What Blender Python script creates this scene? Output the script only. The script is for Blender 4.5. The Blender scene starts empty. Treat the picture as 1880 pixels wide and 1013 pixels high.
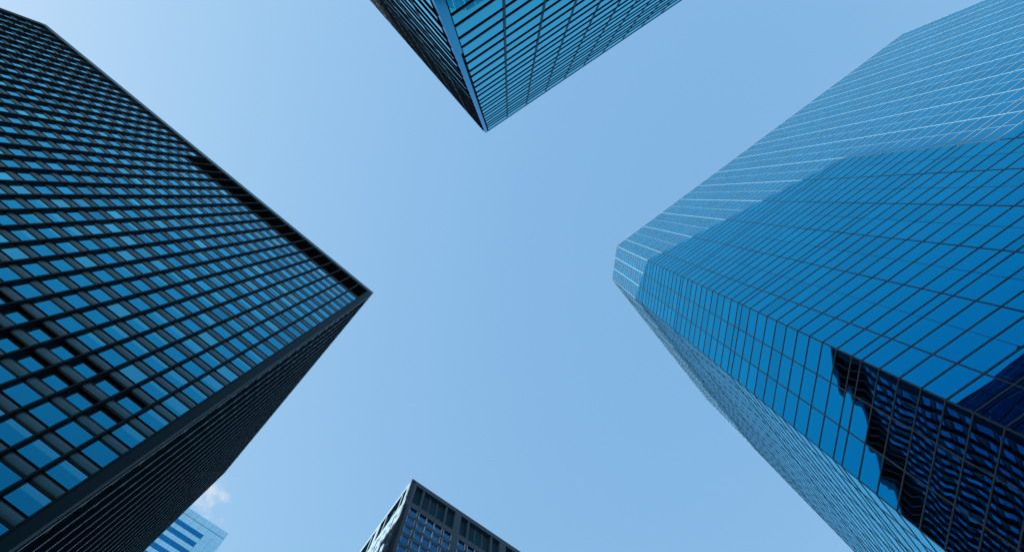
import bpy, math, random
from mathutils import Vector, Matrix
random.seed(7)
scene = bpy.context.scene
COL = scene.collection
EYE = 1.6

# ------------------------------------------------------------------ camera frame
F_PX, W_PX, H_PX = 1250.0, 1880.0, 1013.0
_z = Vector((-4.0, -146.5, F_PX)).normalized()          # straight up, seen from the lens (x right, y down, z ahead)
_x = (Vector((1, 0, 0)) - _z * _z.x).normalized()
_y = _z.cross(_x)

def project(p):
    q = _x * p[0] + _y * p[1] + _z * (p[2] - EYE)
    if q.z <= 0.01:
        return None
    return (940 + F_PX * q.x / q.z, 506.5 + F_PX * q.y / q.z)

def screen_area(pts):
    pr = []
    for p in pts:
        s = project(p)
        if s is None:
            return 0.0
        pr.append((min(max(s[0], 0), W_PX), min(max(s[1], 0), H_PX)))
    a = 0.0
    for i in range(len(pr)):
        x1, y1 = pr[i]; x2, y2 = pr[(i + 1) % len(pr)]
        a += x1 * y2 - x2 * y1
    return abs(a) / 2

# ------------------------------------------------------------------ mesh helpers
class MB:
    def __init__(self):
        self.v, self.f, self.m, self.s = [], [], [], []
    def quad(self, a, b, c, d, m=0, smooth=False):
        i = len(self.v)
        self.v += [tuple(a), tuple(b), tuple(c), tuple(d)]
        self.f.append((i, i + 1, i + 2, i + 3)); self.m.append(m); self.s.append(smooth)
    def poly(self, pts, m=0):
        i = len(self.v)
        self.v += [tuple(p) for p in pts]
        self.f.append(tuple(range(i, i + len(pts)))); self.m.append(m); self.s.append(False)
    def box(self, fr, u0, u1, n0, n1, z0, z1, m=0, back=False):
        P = [fr.p(u, n, z) for u in (u0, u1) for n in (n0, n1) for z in (z0, z1)]
        q = [(2, 6, 7, 3), (2, 3, 1, 0), (4, 5, 7, 6), (1, 3, 7, 5), (0, 4, 6, 2)]
        if back:
            q.append((0, 1, 5, 4))
        i = len(self.v); self.v += [tuple(p) for p in P]
        for t in q:
            self.f.append(tuple(i + k for k in t)); self.m.append(m); self.s.append(False)
    def sweep_n(self, fr, u0, u1, prof, m=0):               # a strip bulging outwards: prof = [(n, z)...]
        i = len(self.v)
        for n, z in prof:
            self.v += [tuple(fr.p(u0, n, z)), tuple(fr.p(u1, n, z))]
        for k in range(len(prof) - 1):
            j = i + 2 * k
            self.f.append((j, j + 1, j + 3, j + 2)); self.m.append(m); self.s.append(True)
    def build(self, name, mats, parent=None, origin=None):
        o_ = origin if origin is not None else (parent.location if parent and parent.type == 'EMPTY' else Vector((0, 0, 0)))
        me = bpy.data.meshes.new(name)
        me.from_pydata([(x - o_[0], y - o_[1], z - o_[2]) for x, y, z in self.v], [], self.f)
        for mm in (mats if isinstance(mats, (list, tuple)) else [mats]):
            me.materials.append(mm)
        me.polygons.foreach_set('material_index', self.m)
        me.polygons.foreach_set('use_smooth', self.s)
        me.update()
        o = bpy.data.objects.new(name, me); COL.objects.link(o)
        if parent:
            o.parent = parent
        elif origin is not None:
            o.location = origin
        return o

class Frame:                                               # a facade: u along it, n out of it, z up from the street
    def __init__(self, a, b, away):
        self.o = Vector((a[0], a[1], 0)); d = Vector((b[0] - a[0], b[1] - a[1], 0))
        self.L = d.length; self.u = d.normalized()
        n = Vector((-self.u.y, self.u.x, 0))
        if n.dot(Vector((away[0] - a[0], away[1] - a[1], 0))) > 0:
            n = -n
        self.n = n
    def p(self, u, n, z):
        return self.o + self.u * u + self.n * n + Vector((0, 0, z))
    def sees_camera(self):
        return self.n.dot(-self.o) > 0

def thing(name, label, cat, loc):
    o = bpy.data.objects.new(name, None); COL.objects.link(o)
    o.location = loc; o['label'] = label; o['category'] = cat
    o.empty_display_size = 2
    return o

def split_parts(name, items, mats, parent, maker, limit=100, subs=()):
    """items: (corner points, payload); the ones that show largest become parts of their own, the rest one part"""
    ranked = sorted(((screen_area(pts) if vis else 0.0, k) for k, (pts, vis, _) in enumerate(items)), reverse=True)
    top = [k for a, k in ranked[:limit] if a > 0]
    rest = MB()
    chosen = set(top)
    out = []
    for k in top:
        mb = MB(); maker(mb, items[k][2])
        o = mb.build(name, mats, parent); out.append(o)
        for sub, smats, smaker in subs:                     # pieces of that part
            sb_ = MB(); smaker(sb_, items[k][2])
            if sb_.f:
                sb_.build(sub, smats, o, parent.location)
    n = 0
    for k, it in enumerate(items):
        if k not in chosen:
            maker(rest, it[2]); n += 1
            for si, (sub, smats, smaker) in enumerate(subs):
                k0 = len(rest.m); smaker(rest, it[2])
                for q in range(k0, len(rest.m)): rest.m[q] = 1 + si
    if n:
        r = rest.build(name, (list(mats) if isinstance(mats, (list, tuple)) else [mats]) + [q[1] for q in subs], parent); r['kind'] = 'stuff'
    return out

# ------------------------------------------------------------------ materials
def new_mat(name):
    m = bpy.data.materials.new(name); m.use_nodes = True
    nt = m.node_tree; nt.nodes.clear()
    out = nt.nodes.new('ShaderNodeOutputMaterial')
    return m, nt, out

def glass_mat(name, facing, edge, wave=0.0, wave_scale=0.8, film=0.03, vary=0.12, rough=0.0, power=5.0, glance=0.0):
    """coated curtain-wall glass: a tinted mirror over a dark room, paler at a glancing view, with a thin film of dust"""
    m, nt, out = new_mat(name); N = nt.nodes; L = nt.links
    geo = N.new('ShaderNodeNewGeometry')
    mr = N.new('ShaderNodeMapRange'); mr.inputs[3].default_value = 1 - vary; mr.inputs[4].default_value = 1 + vary
    L.new(geo.outputs['Random Per Island'], mr.inputs[0])
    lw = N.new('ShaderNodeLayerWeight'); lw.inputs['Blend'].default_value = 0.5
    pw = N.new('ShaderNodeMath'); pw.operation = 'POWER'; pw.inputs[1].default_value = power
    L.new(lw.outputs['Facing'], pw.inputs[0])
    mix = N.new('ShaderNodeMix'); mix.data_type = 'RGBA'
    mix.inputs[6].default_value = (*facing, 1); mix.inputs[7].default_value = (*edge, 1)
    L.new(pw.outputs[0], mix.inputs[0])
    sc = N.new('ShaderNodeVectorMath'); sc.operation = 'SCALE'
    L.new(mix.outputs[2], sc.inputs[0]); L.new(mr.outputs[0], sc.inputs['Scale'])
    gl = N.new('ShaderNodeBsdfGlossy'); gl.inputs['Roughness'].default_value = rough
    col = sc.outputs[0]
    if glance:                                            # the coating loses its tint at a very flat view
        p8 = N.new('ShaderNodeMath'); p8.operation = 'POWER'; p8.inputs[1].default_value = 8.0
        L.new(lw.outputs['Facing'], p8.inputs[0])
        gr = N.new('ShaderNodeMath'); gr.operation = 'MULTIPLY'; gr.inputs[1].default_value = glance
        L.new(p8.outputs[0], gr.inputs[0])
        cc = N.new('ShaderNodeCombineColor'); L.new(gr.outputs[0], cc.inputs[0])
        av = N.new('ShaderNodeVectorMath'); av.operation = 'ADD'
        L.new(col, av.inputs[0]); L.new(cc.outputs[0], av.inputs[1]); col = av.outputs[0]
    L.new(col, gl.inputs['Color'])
    df = N.new('ShaderNodeBsdfDiffuse'); df.inputs['Color'].default_value = (film, film, film, 1)
    ad = N.new('ShaderNodeAddShader'); L.new(gl.outputs[0], ad.inputs[0]); L.new(df.outputs[0], ad.inputs[1])
    L.new(ad.outputs[0], out.inputs['Surface'])
    if wave:
        tc = N.new('ShaderNodeTexCoord')
        mp = N.new('ShaderNodeMapping'); mp.inputs['Scale'].default_value = (1, 1, 1.25)
        L.new(tc.outputs['Object'], mp.inputs[0])
        # every pane has waves of its own
        rv = N.new('ShaderNodeMath'); rv.operation = 'MULTIPLY'; rv.inputs[1].default_value = 57.0
        L.new(geo.outputs['Random Per Island'], rv.inputs[0])
        nz = N.new('ShaderNodeTexNoise'); nz.noise_dimensions = '4D'
        nz.inputs['Scale'].default_value = wave_scale; nz.inputs['Detail'].default_value = 1.2
        nz.inputs['Roughness'].default_value = 0.4
        L.new(mp.outputs[0], nz.inputs['Vector']); L.new(rv.outputs[0], nz.inputs['W'])
        bp = N.new('ShaderNodeBump'); bp.inputs['Strength'].default_value = 1.0; bp.inputs['Distance'].default_value = wave
        L.new(nz.outputs['Fac'], bp.inputs['Height'])
        L.new(bp.outputs[0], gl.inputs['Normal'])
    return m

def solid_mat(name, col, rough=0.5, metal=0.0, vary=0.1, scale=0.6, spec=0.5, streak=0.0):
    m, nt, out = new_mat(name); N = nt.nodes; L = nt.links
    bs = N.new('ShaderNodeBsdfPrincipled')
    bs.inputs['Roughness'].default_value = rough; bs.inputs['Metallic'].default_value = metal
    bs.inputs['Specular IOR Level'].default_value = spec
    tc = N.new('ShaderNodeTexCoord')
    mp = N.new('ShaderNodeMapping'); mp.inputs['Scale'].default_value = (1, 1, 0.25 if streak else 1)
    L.new(tc.outputs['Object'], mp.inputs[0])
    nz = N.new('ShaderNodeTexNoise'); nz.inputs['Scale'].default_value = scale; nz.inputs['Detail'].default_value = 4
    L.new(mp.outputs[0], nz.inputs['Vector'])
    geo = N.new('ShaderNodeNewGeometry')
    ad = N.new('ShaderNodeMath'); ad.operation = 'ADD'
    L.new(nz.outputs['Fac'], ad.inputs[0]); L.new(geo.outputs['Random Per Island'], ad.inputs[1])
    mr = N.new('ShaderNodeMapRange'); mr.inputs[1].default_value = 0.2; mr.inputs[2].default_value = 1.8
    mr.inputs[3].default_value = 1 - vary; mr.inputs[4].default_value = 1 + vary
    L.new(ad.outputs[0], mr.inputs[0])
    sc = N.new('ShaderNodeVectorMath'); sc.operation = 'SCALE'; sc.inputs[0].default_value = col
    L.new(mr.outputs[0], sc.inputs['Scale'])
    L.new(sc.outputs[0], bs.inputs['Base Color'])
    L.new(bs.outputs[0], out.inputs['Surface'])
    return m

M = {}
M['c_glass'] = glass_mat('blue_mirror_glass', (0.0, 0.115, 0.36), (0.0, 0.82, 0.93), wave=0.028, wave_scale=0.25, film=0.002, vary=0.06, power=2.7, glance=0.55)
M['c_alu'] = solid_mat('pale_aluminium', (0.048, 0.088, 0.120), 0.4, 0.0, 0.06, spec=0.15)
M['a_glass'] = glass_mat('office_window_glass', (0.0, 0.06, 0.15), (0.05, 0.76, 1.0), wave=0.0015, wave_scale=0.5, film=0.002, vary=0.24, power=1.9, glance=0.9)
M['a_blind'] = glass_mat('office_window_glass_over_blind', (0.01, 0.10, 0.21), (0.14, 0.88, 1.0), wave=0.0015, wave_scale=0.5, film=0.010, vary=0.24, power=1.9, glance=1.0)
M['a_dark'] = solid_mat('black_steel', (0.004, 0.007, 0.009), 0.5, 0.0, 0.2, spec=0.15)
M['a_fin'] = solid_mat('dark_bronze_steel', (0.001, 0.006, 0.009), 0.5, 0.0, 0.25, spec=0.06)
M['a_sheen'] = solid_mat('sky_sheen_steel', (0.30, 0.36, 0.40), 0.3, 0.7, 0.1)  # pale tone stands for sky glancing off the side fins
M['a_pier'] = solid_mat('dark_teal_steel', (0.001, 0.011, 0.018), 0.5, 0.0, 0.25, 0.35, spec=0.06, streak=1)
M['a_span'] = solid_mat('bronze_spandrel_steel', (0.032, 0.074, 0.086), 0.34, 0.9, 0.4, 0.9)
M['a_void'] = solid_mat('dark_louvre', (0.003, 0.005, 0.006), 0.8, 0.0, 0.3, 2.0, spec=0.1)
M['a_cap'] = solid_mat('painted_parapet_steel', (0.01, 0.045, 0.07), 0.4, 0.1, 0.12, spec=0.2)
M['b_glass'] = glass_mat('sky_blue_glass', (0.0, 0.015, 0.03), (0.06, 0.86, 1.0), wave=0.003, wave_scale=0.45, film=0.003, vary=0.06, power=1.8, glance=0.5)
M['b_dark'] = solid_mat('navy_painted_steel', (0.006, 0.010, 0.018), 0.5, 0.0, 0.15, spec=0.2)
M['b_mull'] = solid_mat('blue_anodised_mullion', (0.006, 0.035, 0.075), 0.45, 0.0, 0.2, spec=0.2)
M['b_post'] = glass_mat('polished_corner_cladding', (0.0, 0.07, 0.13), (0.05, 0.56, 0.76), film=0.003, vary=0.03, rough=0.06, power=2.2, glance=0.5)
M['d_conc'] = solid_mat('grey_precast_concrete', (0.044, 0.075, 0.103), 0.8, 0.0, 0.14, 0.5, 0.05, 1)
M['d_shade'] = solid_mat('shaded_recess_concrete', (0.009, 0.036, 0.058), 0.85, 0.0, 0.15, 0.7, 0.05)  # facade concrete again, with the shade of the recesses put into its colour
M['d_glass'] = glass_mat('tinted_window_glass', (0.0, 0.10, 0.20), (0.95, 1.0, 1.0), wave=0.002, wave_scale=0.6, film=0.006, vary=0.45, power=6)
M['d_alu'] = solid_mat('white_window_trim', (0.42, 0.46, 0.48), 0.4, 0.0, 0.04, spec=0.3)
M['e_panel'] = solid_mat('pale_metal_panel', (0.48, 0.76, 0.86), 0.25, 0.8, 0.06)
M['e_glass'] = glass_mat('ribbon_window_glass', (0.0, 0.21, 0.42), (0.30, 0.55, 0.75), wave=0.001, film=0.006, vary=0.06, power=4)
M['e_joint'] = solid_mat('dark_joint', (0.02, 0.05, 0.08), 0.6)
M['roof'] = solid_mat('roof_gravel', (0.22, 0.22, 0.21), 0.9, 0.0, 0.2, 3.0)

# ------------------------------------------------------------------ places (metres, camera over the origin)
def ray_ground(px, py, h):
    q = Vector((px - 940, py - 506.5, F_PX))
    w = Vector((_x.dot(q), _y.dot(q), _z.dot(q)))
    return Vector((w.x * h / w.z, w.y * h / w.z, 0))

# ================================================================== dark steel office slab (left)
HA = 140.62
A0 = ray_ground(686, 537, HA)
_a1 = ray_ground(90, 50, HA); _a2 = ray_ground(416.8, 866, HA)
BAY, PIER, NB, NS = 2.33, 0.96, 35, 21
uA = (_a1 - A0).normalized()
vA = Vector((-uA.y, uA.x, 0))
if vA.dot(_a2 - A0) < 0: vA = -vA
LA, LS = 2 * PIER + NB * BAY, 2 * PIER + NS * BAY
A1 = A0 + uA * LA; A2 = A0 + vA * LS; A3 = A1 + vA * LS
midA = (A0 + A3) / 2

A = thing('office_tower', 'dark steel office tower with a grid of blue windows and thin vertical fins', 'office tower', (A0.x, A0.y, 0))
FL = 3.796; WB0 = 127.05 + EYE; WH = 2.35
TOPA = HA + EYE
ZR0, ZR1 = 131.0 + EYE, 138.9 + EYE       # tall louvred plant storey under the parapet
NREC = 18
fronts = [Frame(A0, A1, midA), Frame(A0, A2, midA), Frame(A3, A2, midA), Frame(A3, A1, midA)]
bays = [NB, NS, NB, NS]
SK = 0.38
RDEEP = 0.3
b = MB()
for i, fr in enumerate(fronts):
    if i == 0:                                             # two storeys have their windows set deep
        uD0, zD0, zD1 = PIER + BAY, WB0 - 20 * FL, WB0 - 19 * FL + WH
        for ua, ub, za, zb_, n_ in ((SK, fr.L - SK, 0, zD0, 0), (SK, fr.L - SK, zD1, ZR0, 0), (SK, uD0, zD0, zD1, 0), (uD0, fr.L - SK, zD0, zD1, RDEEP)):
            b.quad(fr.p(ua, -SK - n_, za), fr.p(ub, -SK - n_, za), fr.p(ub, -SK - n_, zb_), fr.p(ua, -SK - n_, zb_))
        b.box(fr, uD0, fr.L - SK, -SK - RDEEP + .01, -SK - .003, zD0 + WH, zD0 + FL, 0)
        b.quad(fr.p(uD0, -SK - RDEEP, zD0), fr.p(fr.L - SK, -SK - RDEEP, zD0), fr.p(fr.L - SK, -SK, zD0), fr.p(uD0, -SK, zD0))
        b.quad(fr.p(uD0, -SK - RDEEP, zD1), fr.p(fr.L - SK, -SK - RDEEP, zD1), fr.p(fr.L - SK, -SK, zD1), fr.p(uD0, -SK, zD1))
        for k in range(1, NB + 1):
            u_ = PIER + k * BAY
            b.box(fr, u_ - .16, u_ + .16, -SK - RDEEP + .01, -SK - .004, zD0, zD1, 0)
    else:
        b.quad(fr.p(SK, -SK, 0), fr.p(fr.L - SK, -SK, 0), fr.p(fr.L - SK, -SK, ZR0), fr.p(SK, -SK, ZR0))
    b.quad(fr.p(SK, -SK, ZR1 - .01), fr.p(fr.L - SK, -SK, ZR1 - .01), fr.p(fr.L - 2.1, -2.1, ZR1 - .01), fr.p(2.1, -2.1, ZR1 - .01), 1)
    b.quad(fr.p(2.0, -2.0, ZR0), fr.p(fr.L - 2.0, -2.0, ZR0), fr.p(fr.L - 2.0, -2.0, TOPA - .6), fr.p(2.0, -2.0, TOPA - .6), 1)
b.poly([A0 + Vector((0, 0, ZR0)) + (uA + vA) * SK, A1 + Vector((0, 0, ZR0)) + (vA - uA) * SK, A3 + Vector((0, 0, ZR0)) - (uA + vA) * SK, A2 + Vector((0, 0, ZR0)) + (uA - vA) * SK], 1)
fr = fronts[0]; uR = PIER + NREC * BAY                      # beyond the plant storey the front runs up to the parapet
b.quad(fr.p(uR, -SK, ZR0), fr.p(fr.L - SK, -SK, ZR0), fr.p(fr.L - SK, -SK, ZR1 + .1), fr.p(uR, -SK, ZR1 + .1))
b.quad(fr.p(uR, -2.0, ZR0), fr.p(uR, -SK, ZR0), fr.p(uR, -SK, ZR1 + .1), fr.p(uR, -2.0, ZR1 + .1))
b.quad(fr.p(fr.L - SK, -2.0, ZR0), fr.p(fr.L - SK, -SK, ZR0), fr.p(fr.L - SK, -SK, ZR1 + .1), fr.p(fr.L - SK, -2.0, ZR1 + .1))
b.build('wall', [M['a_dark'], M['a_void']], A)
b = MB()
b.poly([A0 + Vector((0, 0, TOPA - .6)) + (uA + vA) * .1, A1 + Vector((0, 0, TOPA - .6)) + (vA - uA) * .1, A3 + Vector((0, 0, TOPA - .6)) - (uA + vA) * .1, A2 + Vector((0, 0, TOPA - .6)) + (uA - vA) * .1])
b.build('roof', M['roof'], A)
for i, fr in enumerate(fronts):
    b = MB(); e = 0.0 if i in (0, 2) else 0.35
    b.box(fr, e, fr.L - e, -0.35, 0.0, ZR1, TOPA, 0, True)
    b.build('parapet', M['a_cap'], A)
# the fins, full height, one part each
for i, fr in enumerate(fronts):
    nb = bays[i]
    for k in range(nb + 1):
        if i >= 2 and k % 4: continue
        u = PIER + k * BAY
        b = MB(); b.box(fr, u - (.085 if i != 1 else .055), u + (.085 if i != 1 else .055), -SK + .003, 0.02 if i != 1 else 0.06, 0.3, ZR1 - .004)
        fo = b.build('fin', M['a_fin'], A)
        if i == 1:  # added strip: sky sheen on the fin face put into colour
            b = MB(); b.box(fr, u - .035, u + .035, .061, .068, 0.3, ZR1 - .004); b.build('sheen_strip', M['a_sheen'], fo, A.location)
# corner piers
for c_, du, dv in ((A0, uA, vA), (A1, -uA, vA), (A2, uA, -vA), (A3, -uA, -vA)):
    b = MB(); fr = Frame(c_, c_ + du * PIER, c_ + dv * 5)
    b.box(fr, 0.005, PIER - .11, -PIER + .11, -0.005, 0.2, ZR1 - .006, 0, True)
    b.build('corner_pier', M['a_pier'], A)
wins, spans = [], []
for i, fr in enumerate(fronts):
    nb = bays[i]; vis = i == 0
    for j in range(nb):
        u0 = PIER + j * BAY + .085; u1 = u0 + BAY - .17
        kmin = 0
        if i == 0 and j >= NREC: kmin = -2
        for k in range(kmin, 34):
            zb = WB0 - k * FL
            if zb < 1.0: break
            zt = zb + WH
            if i >= 2 and k > 12: continue
            n = -SK
            r = random.random()
            blind = 0.0 if r < .45 else (random.choice((.25, .3, .35, .4, .5)) if r < .85 else (1.0 if r < .95 else .7))
            ti = [random.gauss(0, .0016) for _ in range(2)]
            wins.append(([fr.p(u0, n, zb), fr.p(u1, n, zb), fr.p(u1, n, zt), fr.p(u0, n, zt)], vis, (fr, u0, u1, zb, zt, 0.0 if i == 0 and k in (19, 20) and j else blind, ti, i == 0 and k in (19, 20) and j > 0)))
            sb, st = zb - (FL - WH) + .17, zb - .17
            spans.append(([fr.p(u0, n, sb), fr.p(u1, n, sb), fr.p(u1, n, st), fr.p(u0, n, st)], vis, (fr, u0, u1, sb, st)))
FW = .05
def win_geo(d):
    fr, u0, u1, zb, zt, blind, ti, deep = d
    a, c, lo, hi = u0 + FW, u1 - FW, zb + FW * .6, zt - FW
    n = -SK + .03
    return a, c, lo, hi, hi - (hi - lo) * blind, (lambda u, z: fr.p(u, n + ti[0] * (u - a) + ti[1] * (z - lo), z))
def mk_win(mb, d):
    fr, u0, u1, zb, zt, blind, ti, deep = d
    if deep:
        n = -SK - RDEEP + .03
        mb.quad(fr.p(u0 + .22, n, zb + .50), fr.p(u1 - .22, n, zb + .50), fr.p(u1 - .22, n, zt - .38), fr.p(u0 + .22, n, zt - .38), 0)
        return
    a, c, lo, hi, zm, g = win_geo(d)
    if blind < 1: mb.quad(g(a, lo), g(c, lo), g(c, zm), g(a, zm), 0)
    else: mb.quad(g(a, lo), g(c, lo), g(c, lo + .05), g(a, lo + .05), 0)
def mk_blind(mb, d):
    if d[7] or not d[5]: return
    a, c, lo, hi, zm, g = win_geo(d)
    if d[5] >= 1: zm = lo + .05
    mb.quad(g(a, zm), g(c, zm), g(c, hi), g(a, hi), 0)
def mk_frame(mb, d):
    fr, u0, u1, zb, zt, blind, ti, deep = d
    if deep: return
    a, c, lo, hi, zm, g = win_geo(d)
    nf = -SK + .08
    mb.box(fr, u0, a, -SK + .002, nf, zb, zt); mb.box(fr, c, u1, -SK + .002, nf, zb, zt)
    mb.box(fr, a, c, -SK + .002, nf, zb, lo); mb.box(fr, a, c, -SK + .002, nf, hi, zt)
def mk_span(mb, d):
    fr, u0, u1, sb, st = d; h = (st - sb) / 2; zc = (st + sb) / 2; bl = .05 + .02 * random.random()
    prof = [(-SK + .004, sb)] + [(-SK + .03 + bl * (1 - t * t), zc + h * t) for t in (-.98, -.75, -.5, -.2, .2, .5, .75, .98)] + [(-SK + .004, st)]
    mb.sweep_n(fr, u0 + .02, u1 - .02, prof)
split_parts('window', wins, M['a_glass'], A, mk_win, subs=(('window_frame', M['a_dark'], mk_frame), ('blind', M['a_blind'], mk_blind)))
split_parts('spandrel', spans, M['a_span'], A, mk_span)

# ================================================================== blue mirrored tower (right)
dC = 23.4; HC = 5.752 * dC; TOPC = HC + EYE
P12 = ray_ground(1132.6, 451.8, HC); P23 = ray_ground(1124, 513, HC)
_e1 = ray_ground(1655, 65, HC); _e3 = ray_ground(1299, 734, HC)
u1 = (_e1 - P12).normalized(); u3 = (_e3 - P23).normalized()
MOD = 2.187
P1e = P12 + u1 * MOD * 31; P3e = P23 + u3 * MOD * 14.5
den = u1.x * u3.y - u1.y * u3.x                       # corner where the two long faces would meet
w = P23 - P12
K = P12 + u1 * ((w.x * u3.y - w.y * u3.x) / den)
ka, kb = (P12 - K).length, (P23 - K).length
L1 = (P1e - K).length + ka; L3 = (P3e - K).length + kb
Q = lambda a, b_: K + u1 * a + u3 * b_
ring = [Q(ka, 0), Q(L1 - ka, 0), Q(L1, kb), Q(L1, L3 - kb), Q(L1 - ka, L3), Q(ka, L3), Q(0, L3 - kb), Q(0, kb)]
midC = Q(L1 / 2, L3 / 2)
C = thing('glass_tower', 'tall blue mirrored glass tower with chamfered corners and a pale grid of mullions', 'skyscraper', (P12.x, P12.y, 0))
PH, NARROW = .0856 * dC, .0486 * dC
# level list going down from the top: ten tall panes, then a low one
levels = [TOPC]; z = TOPC; n_ = 0
first_low = EYE + 3.575 * dC
zz = first_low
ups = [zz]
while zz < TOPC - .5:                                  # upwards from the first low pane seen
    for q in range(10):
        zz += PH
        if zz > TOPC - .5: break
        ups.append(zz)
    else:
        if zz + NARROW < TOPC - .5:
            zz += NARROW; ups.append(zz)
        continue
    break
downs = []; zz = first_low
while zz > 4.5:
    zz -= NARROW; downs.append(zz)
    for q in range(10):
        zz -= PH
        if zz < 4.5: break
        downs.append(zz)
levels = sorted(set([TOPC] + ups + downs), reverse=True) + [4.0]
facesC = []
for i in range(8):
    a, c = ring[i], ring[(i + 1) % 8]
    facesC.append(Frame(a, c, midC))
visC = {0: 31, 7: 3, 6: 15}                            # long face, chamfer, glancing face
b = MB()
for fr in facesC:
    b.quad(fr.p(0, -.06, 0), fr.p(fr.L, -.06, 0), fr.p(fr.L, -.06, TOPC - .1), fr.p(0, -.06, TOPC - .1))
b.poly([Vector((p.x, p.y, TOPC - .12)) for p in ring], 1)
b.build('wall', [M['a_void'], M['roof']], C)
panes = []
back = MB()
for i, fr in enumerate(facesC):
    nm = visC.get(i, max(1, round(fr.L / MOD)))
    cols = [min(MOD * k, fr.L) for k in range(nm)] + [fr.L] if i == 0 else [fr.L * k / nm for k in range(nm + 1)]
    if i == 6:
        cols = [max(0.0, fr.L - MOD * k) for k in range(nm)] + [0.0]; cols = sorted(set(cols))
    for k in range(len(cols) - 1):
        for j in range(len(levels) - 1):
            z1, z0 = levels[j], levels[j + 1]
            pts = [fr.p(cols[k], 0, z0), fr.p(cols[k + 1], 0, z0), fr.p(cols[k + 1], 0, z1), fr.p(cols[k], 0, z1)]
            tl = (random.gauss(0, .0018), random.gauss(0, .0018))
            panes.append((pts, i in (0, 7), (fr, cols[k], cols[k + 1], z0, z1, tl)))
    for k, u in enumerate(cols):
        strong = (k % 2 == 1) if i == 0 else True
        if i == 6: strong = k % 2 == 0
        hw = .04 if strong else .016
        if k == 0: us = (u + .004, u + .05)
        elif k == len(cols) - 1: us = (u - .05, u - .004)
        else: us = (u - hw, u + hw)
        if i in visC:
            b = MB(); b.box(fr, us[0], us[1], -.05, .022 if strong else .009, 3.9, TOPC - .004); b.build('mullion', M['c_alu'], C)
        else:
            back.box(fr, us[0], us[1], -.05, .022, 3.9, TOPC - .004)
bk = back.build('mullion', M['c_alu'], C); bk['kind'] = 'stuff'
def mk_pane(mb, d):
    fr, c0, c1, z0, z1, tl = d
    g = lambda u, z: fr.p(u, tl[0] * (u - (c0 + c1) / 2) + tl[1] * (z - (z0 + z1) / 2), z)
    mb.quad(g(c0, z0), g(c1, z0), g(c1, z1), g(c0, z1))
split_parts('glass_pane', panes, M['c_glass'], C, mk_pane)
for j, zl in enumerate(levels):
    b = MB()
    for fr in facesC:
        h = .095
        b.box(fr, -.006, fr.L + .006, -.05, .026, zl - h, zl if j == 0 else zl + .02)
    b.build('transom', M['c_alu'], C)

# ================================================================== banded glass tower (top)
dB = 7.0; HB = 10.272 * dB; TOPB = HB + EYE
B0 = ray_ground(891, 243.8, HB)
uB = (ray_ground(1252.3, 0, HB) - B0).normalized(); vB = (ray_ground(679.2, 0, HB) - B0).normalized()
LB, LV = 21 * 2.33 + .45, 12 * 2.33 + .45
B1 = B0 + uB * LB; B2 = B0 + vB * LV; B3 = B1 + vB * LV
midB = (B0 + B3) / 2
B = thing('banded_tower', 'sky blue glass tower with closely stacked dark ledges and a smooth corner post', 'office tower', (B0.x, B0.y, 0))
frB = [Frame(B0, B1, midB), Frame(B0, B2, midB), Frame(B3, B2, midB), Frame(B3, B1, midB)]
zs = []
z = EYE + 9.8777 * dB
k = 0
lev = [TOPB]
while z > 3:
    lev.append(z)
    z -= dB * (.2455 if k % 2 else .3095) if k else dB * .2716
    k += 1
b = MB()
for fr in frB:
    b.quad(fr.p(0, -.05, 0), fr.p(fr.L, -.05, 0), fr.p(fr.L, -.05, TOPB - .05), fr.p(0, -.05, TOPB - .05))
b.poly([Vector((p.x, p.y, TOPB - .06)) for p in (B0, B1, B3, B2)], 1)
b.build('wall', [M['a_void'], M['roof']], B)
panes = []
for i, fr in enumerate(frB):
    nm = 21 if i in (0, 2) else 12
    cols = [.42] + [.42 + 2.33 * (k + 1) for k in range(nm)]
    for k in range(nm):
        for j in range(len(lev) - 1):
            z1, z0 = lev[j], lev[j + 1]
            tl = (random.gauss(0, .0012), random.gauss(0, .0012))
            panes.append(([fr.p(cols[k], 0, z0), fr.p(cols[k + 1], 0, z0), fr.p(cols[k + 1], 0, z1), fr.p(cols[k], 0, z1)], i == 0, (fr, cols[k], cols[k + 1], z0, z1, tl)))
    if i < 2:
        for k in range(1, nm + 1):
            b = MB(); b.box(fr, cols[k] - .07, cols[k] + .07, -.04, .025, 2, TOPB - .17); b.build('mullion', M['b_mull'], B)
split_parts('glass_pane', panes, M['b_glass'], B, mk_pane)
for j, zl in enumerate(lev):
    b = MB()
    for i, fr in enumerate(frB):
        d = .045
        b.box(fr, .26 if i < 2 else -.01, fr.L + .01, -.04, d, zl - .15, zl)
    b.build('ledge', M['b_dark'], B)
b = MB(); ZS = EYE + 4.72 * dB
fr = frB[0]
b.box(fr, -.03, .36, -.3, .05, 1, ZS); b.box(fr, -.02, .26, -.3, .05, ZS, TOPB + .05)
b.build('corner_post', M['b_post'], B)

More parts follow.
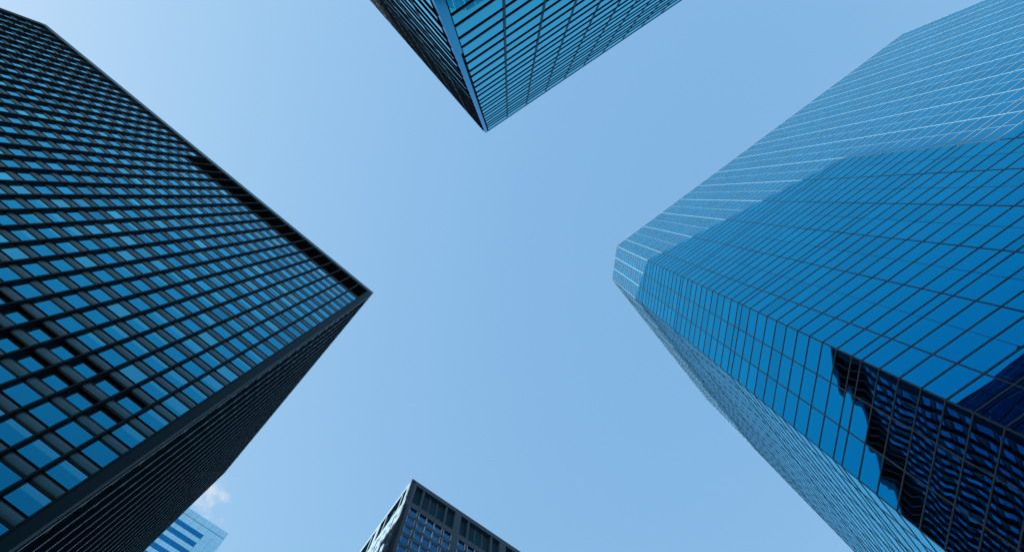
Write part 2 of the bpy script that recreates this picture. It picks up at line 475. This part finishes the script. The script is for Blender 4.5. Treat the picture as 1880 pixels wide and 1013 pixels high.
# ================================================================== concrete office block (bottom)
S = 1.43; HD = 100 * S; TOPD = HD + EYE
D0 = ray_ground(757.6, 878, HD)
uD = (ray_ground(957.4, 1013, HD) - D0).normalized()
vD = Vector((-uD.y, uD.x, 0))
LD, LW = (8.25 * 4 + 1.0) * S, (8.25 * 3 + 1.0) * S
D1 = D0 + uD * LD; D2 = D0 + vD * LW; D3 = D1 + vD * LW
midD = (D0 + D3) / 2
Dt = thing('concrete_block', 'grey concrete office block with recessed top storey bays and small dark windows', 'office block', (D0.x, D0.y, 0))
frD = [Frame(D0, D1, midD), Frame(D0, D2, midD), Frame(D3, D2, midD), Frame(D3, D1, midD)]
RD = 0.85
spD = []
b = MB()
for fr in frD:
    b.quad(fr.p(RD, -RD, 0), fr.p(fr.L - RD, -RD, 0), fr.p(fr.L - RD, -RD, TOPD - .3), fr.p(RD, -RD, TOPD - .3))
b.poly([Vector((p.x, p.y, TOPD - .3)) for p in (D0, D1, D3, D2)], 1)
b.build('wall', [M['d_shade'], M['roof']], Dt)
wins = []
ZRB, ZRT = EYE + 93.25 * S, EYE + 98.8 * S
for i, fr in enumerate(frD):
    nper = 4 if i in (0, 2) else 3
    g = MB()
    # parapet and the solid belt under the recesses
    g.box(fr, 0, fr.L, -RD, 0, ZRT, TOPD, 0)
    g.box(fr, 0, fr.L, -RD, -.004, EYE + 91.85 * S, ZRB, 0)
    piers = [(0, 1.03)]
    groups = []
    for q in range(nper):
        o = 8.25 * q
        piers += [(o + 2.3, o + 2.64), (o + 6.53, o + 6.83), (o + 8.15, o + 9.28)]
        groups += [(o + 1.03, o + 2.3, 1), (o + 2.64, o + 6.53, 3), (o + 6.83, o + 8.15, 1)]
    for a, c in piers:
        c = min(c * S, fr.L); a = a * S
        if c > a + .05:
            g.box(fr, a, c, -RD, 0 if c - a > .8 else -.12, 0, EYE + 91.84 * S)
            g.box(fr, a, c, -RD, 0 if c - a > .8 else -.12, ZRB, ZRT)
    g.build('facade_frame', M['d_conc'], Dt)
    zf = 91.84
    k = 0
    while zf > 6 and k < 36:
        zt, zb = EYE + zf * S, EYE + (zf - 1.82) * S
        for a, c, n_ in groups:
            wdt = (c - a) / n_
            for q in range(n_):
                x0, x1 = (a + wdt * q) * S, (a + wdt * (q + 1)) * S
                wins.append(([fr.p(x0, 0, zb), fr.p(x1, 0, zb), fr.p(x1, 0, zt), fr.p(x0, 0, zt)], i == 0, (fr, x0, x1, zb, zt, random.random(), i % 2)))
            sb_ = zb - .73 * S
            spD.append(([fr.p(a * S, 0, sb_), fr.p(c * S, 0, sb_), fr.p(c * S, 0, zb), fr.p(a * S, 0, zb)], i < 2, (fr, a * S, c * S, sb_, zb, n_, wdt * S, zt, i % 2)))
        zf -= 2.55; k += 1
    # ribs on the back wall of each wide recess
    rb = MB()
    for a, c, n_ in groups:
        for q in range(1, n_):
            x = (a + (c - a) / n_ * q) * S
            rb.box(fr, x - .12, x + .12, -RD + .003, -RD + .14, ZRB, ZRT)
    rb.build('recess_rib', M['d_conc'], Dt)
def mk_dspan(mb, d):
    fr, a, c, z0, z1, n_, wd_, zt, side = d
    mb.box(fr, a, c, -RD, -.004 if side else -.22, z0, z1)
    if side:                                              # flush wall with slots
        mb.box(fr, a, c, -.3, -.006, zt - 1.3, zt)
        for q in range(n_ + 1):
            x = a + wd_ * q; mb.box(fr, max(a, x - .5), min(c, x + .5), -.3, -.008, z1, zt - 1.3)
def mk_dwin(mb, d):
    fr, x0, x1, zb, zt, r, side = d
    n = -.05 if side else -.30
    mb.quad(fr.p(x0, n, zb), fr.p(x1, n, zb), fr.p(x1, n, zt), fr.p(x0, n, zt), 0)
def mk_dtrim(mb, d):
    fr, x0, x1, zb, zt, r, side = d
    if side: return
    n = -.30; zm = zb + (zt - zb) * .35
    if r < .4: mb.box(fr, x0 + .1, x1 - .1, n + .002, n + .03, zm, zm + .06)
    mb.box(fr, x0 + .02, x0 + .08, n + .001, -.02, zb + .1, zt - .05)
    mb.box(fr, x1 - .08, x1 - .02, n + .001, -.02, zb + .1, zt - .05)
split_parts('window', wins, M['d_glass'], Dt, mk_dwin, subs=(('trim', M['d_alu'], mk_dtrim),))
split_parts('spandrel', spD, M['d_conc'], Dt, mk_dspan)

# ================================================================== pale panelled tower (far, bottom left)
SE = 1.7; HE = 100 * SE; TOPE = HE + EYE
E0 = ray_ground(419.4, 978.7, HE); uE = (ray_ground(348, 932, HE) - E0).normalized()
vE = Vector((-uE.y, uE.x, 0))
if vE.dot(E0) < 0: vE = -vE
LE = 1.32 * SE * 22; LF = 1.32 * SE * 14
E1 = E0 + uE * LE; E2 = E0 + vE * LF; E3 = E1 + vE * LF
Et = thing('panelled_tower', 'pale blue panelled tower with dark ribbon windows behind the dark tower', 'office tower', (E0.x, E0.y, 0))
frE = [Frame(E0, E1, (E0 + E3) / 2), Frame(E0, E2, (E0 + E3) / 2), Frame(E3, E2, (E0 + E3) / 2), Frame(E3, E1, (E0 + E3) / 2)]
b = MB()
for fr in frE:
    b.quad(fr.p(0, -.05, 0), fr.p(fr.L, -.05, 0), fr.p(fr.L, -.05, TOPE - .05), fr.p(0, -.05, TOPE - .05))
b.poly([Vector((p.x, p.y, TOPE - .06)) for p in (E0, E1, E3, E2)], 1)
b.build('wall', [M['e_joint'], M['roof']], Et)
pan, rib = [], []
for i, fr in enumerate(frE):
    nm = 22 if i in (0, 2) else 14
    rows = [(98.3, 100.0), (96.47, 98.2)]
    zt = 96.47
    bands = []
    while zt > 4:
        bands.append((zt - 1.16, zt)); rows.append((zt - 2.27, zt - 1.16)); zt -= 2.27
    for a, c in rows + [(q[0], q[1], ) for q in bands]:
        isb = (a, c) in bands
        for k in range(nm):
            x0, x1 = k * 1.32 * SE + .02, (k + 1) * 1.32 * SE - .02
            z0, z1 = EYE + a * SE + .02, EYE + c * SE - .02
            glass = isb and 2 <= k < nm - 2
            pts = [fr.p(x0, 0, z0), fr.p(x1, 0, z0), fr.p(x1, 0, z1), fr.p(x0, 0, z1)]
            (rib if glass else pan).append((pts, i == 0, (fr, x0, x1, z0, z1)))
def mk_pan(mb, d):
    fr, x0, x1, z0, z1 = d; mb.box(fr, x0, x1, -.04, .02, z0, z1)
def mk_rib(mb, d):
    fr, x0, x1, z0, z1 = d; mb.quad(fr.p(x0 - .01, 0, z0), fr.p(x1 + .01, 0, z0), fr.p(x1 + .01, 0, z1), fr.p(x0 - .01, 0, z1))
split_parts('panel', pan, M['e_panel'], Et, mk_pan, 60)
split_parts('window', rib, M['e_glass'], Et, mk_rib, 60)

# ================================================================== ground
b = MB(); b.quad((-6000, -6000, 0), (6000, -6000, 0), (6000, 6000, 0), (-6000, 6000, 0))
g = b.build('ground', solid_mat('asphalt_ground', (0.055, 0.055, 0.058), 0.9, 0, 0.3, 2.0), origin=Vector((0, 0, 0))); g['kind'] = 'structure'
b = MB(); b.quad((-24, -9, .004), (16, -40, .004), (40, 8, .004), (4, 70, .004))
g = b.build('pavement', solid_mat('stone_paving', (0.30, 0.29, 0.28), 0.8, 0, 0.2, 1.5), origin=Vector((0, 0, 0))); g['kind'] = 'structure'

# ================================================================== sun and sky
SUN = Vector((-132.1, -28.8, 57.5)).normalized()
EL = math.asin(SUN.z); AZ = math.atan2(SUN.x, SUN.y)       # clockwise from +Y
sl = bpy.data.lights.new('sun', 'SUN'); sl.energy = 5.0; sl.angle = math.radians(.53); sl.color = (1.0, .93, .84)
so = bpy.data.objects.new('sun', sl); COL.objects.link(so)
so.rotation_euler = SUN.to_track_quat('Z', 'Y').to_euler()
so.location = (0, 0, 200)

SKYCURVE = ((1.045, .80), (1.345, .50), (1.85, .27))
wd = bpy.data.worlds.new('World'); scene.world = wd; wd.use_nodes = True
nt = wd.node_tree; nt.nodes.clear(); N = nt.nodes; L = nt.links
out = N.new('ShaderNodeOutputWorld'); bg = N.new('ShaderNodeBackground'); bg.inputs['Strength'].default_value = .05
sky = N.new('ShaderNodeTexSky'); sky.sky_type = 'NISHITA'; sky.sun_disc = False
sky.sun_elevation = EL; sky.sun_rotation = AZ
sky.air_density = 1.0; sky.dust_density = 0.4; sky.ozone_density = 1.5; sky.altitude = 50
# the photograph's soft, slightly cyan rendering of a clear sky
sp = N.new('ShaderNodeSeparateColor'); hs = N.new('ShaderNodeCombineColor')
L.new(sky.outputs[0], sp.inputs[0])
for k_, (gain, gam) in enumerate(SKYCURVE):
    pw = N.new('ShaderNodeMath'); pw.operation = 'POWER'; pw.inputs[1].default_value = gam
    ml = N.new('ShaderNodeMath'); ml.operation = 'MULTIPLY'; ml.inputs[1].default_value = gain
    L.new(sp.outputs[k_], pw.inputs[0]); L.new(pw.outputs[0], ml.inputs[0]); L.new(ml.outputs[0], hs.inputs[k_])
# a small wisp of cloud low over the dark tower's far side
tc = N.new('ShaderNodeTexCoord')
q = Vector((379 - 940, 924 - 506.5, F_PX)); cd = Vector((_x.dot(q), _y.dot(q), _z.dot(q))).normalized()
dt = N.new('ShaderNodeVectorMath'); dt.operation = 'DOT_PRODUCT'; dt.inputs[1].default_value = cd
L.new(tc.outputs['Generated'], dt.inputs[0])
mr = N.new('ShaderNodeMapRange'); mr.interpolation_type = 'SMOOTHSTEP'
mr.inputs[1].default_value = math.cos(math.radians(2.3)); mr.inputs[2].default_value = math.cos(math.radians(.6))
L.new(dt.outputs['Value'], mr.inputs[0])
nz = N.new('ShaderNodeTexNoise'); nz.inputs['Scale'].default_value = 38; nz.inputs['Detail'].default_value = 8; nz.inputs['Roughness'].default_value = .62
L.new(tc.outputs['Generated'], nz.inputs['Vector'])
nr = N.new('ShaderNodeMapRange'); nr.interpolation_type = 'SMOOTHSTEP'; nr.inputs[1].default_value = .47; nr.inputs[2].default_value = .80
L.new(nz.outputs['Fac'], nr.inputs[0])
mu = N.new('ShaderNodeMath'); mu.operation = 'MULTIPLY'; L.new(mr.outputs[0], mu.inputs[0]); L.new(nr.outputs[0], mu.inputs[1])
mx = N.new('ShaderNodeMix'); mx.data_type = 'RGBA'; mx.inputs[7].default_value = (1.95, 2.15, 2.35, 1)
L.new(mu.outputs[0], mx.inputs[0]); L.new(hs.outputs[0], mx.inputs[6])
L.new(mx.outputs[2], bg.inputs['Color']); L.new(bg.outputs[0], out.inputs['Surface'])

# ================================================================== camera and render settings
cam = bpy.data.cameras.new('camera'); cam.sensor_width = 36; cam.lens = 36 * F_PX / W_PX
cam.clip_start = .1; cam.clip_end = 20000
co = bpy.data.objects.new('camera', cam); COL.objects.link(co)
right = Vector((_x.x, _y.x, _z.x)); down = Vector((_x.y, _y.y, _z.y)); fwd = Vector((_x.z, _y.z, _z.z))
co.matrix_world = Matrix(((right.x, -down.x, -fwd.x, 0), (right.y, -down.y, -fwd.y, 0), (right.z, -down.z, -fwd.z, EYE), (0, 0, 0, 1)))
scene.camera = co
vs = scene.view_settings; vs.view_transform = 'Standard'; vs.look = 'None'; vs.gamma = 1.0; vs.use_curve_mapping = False
vs.exposure = 2.863
scene.render.engine = 'CYCLES'
scene.cycles.use_denoising = True
scene.cycles.max_bounces = 10; scene.cycles.glossy_bounces = 6
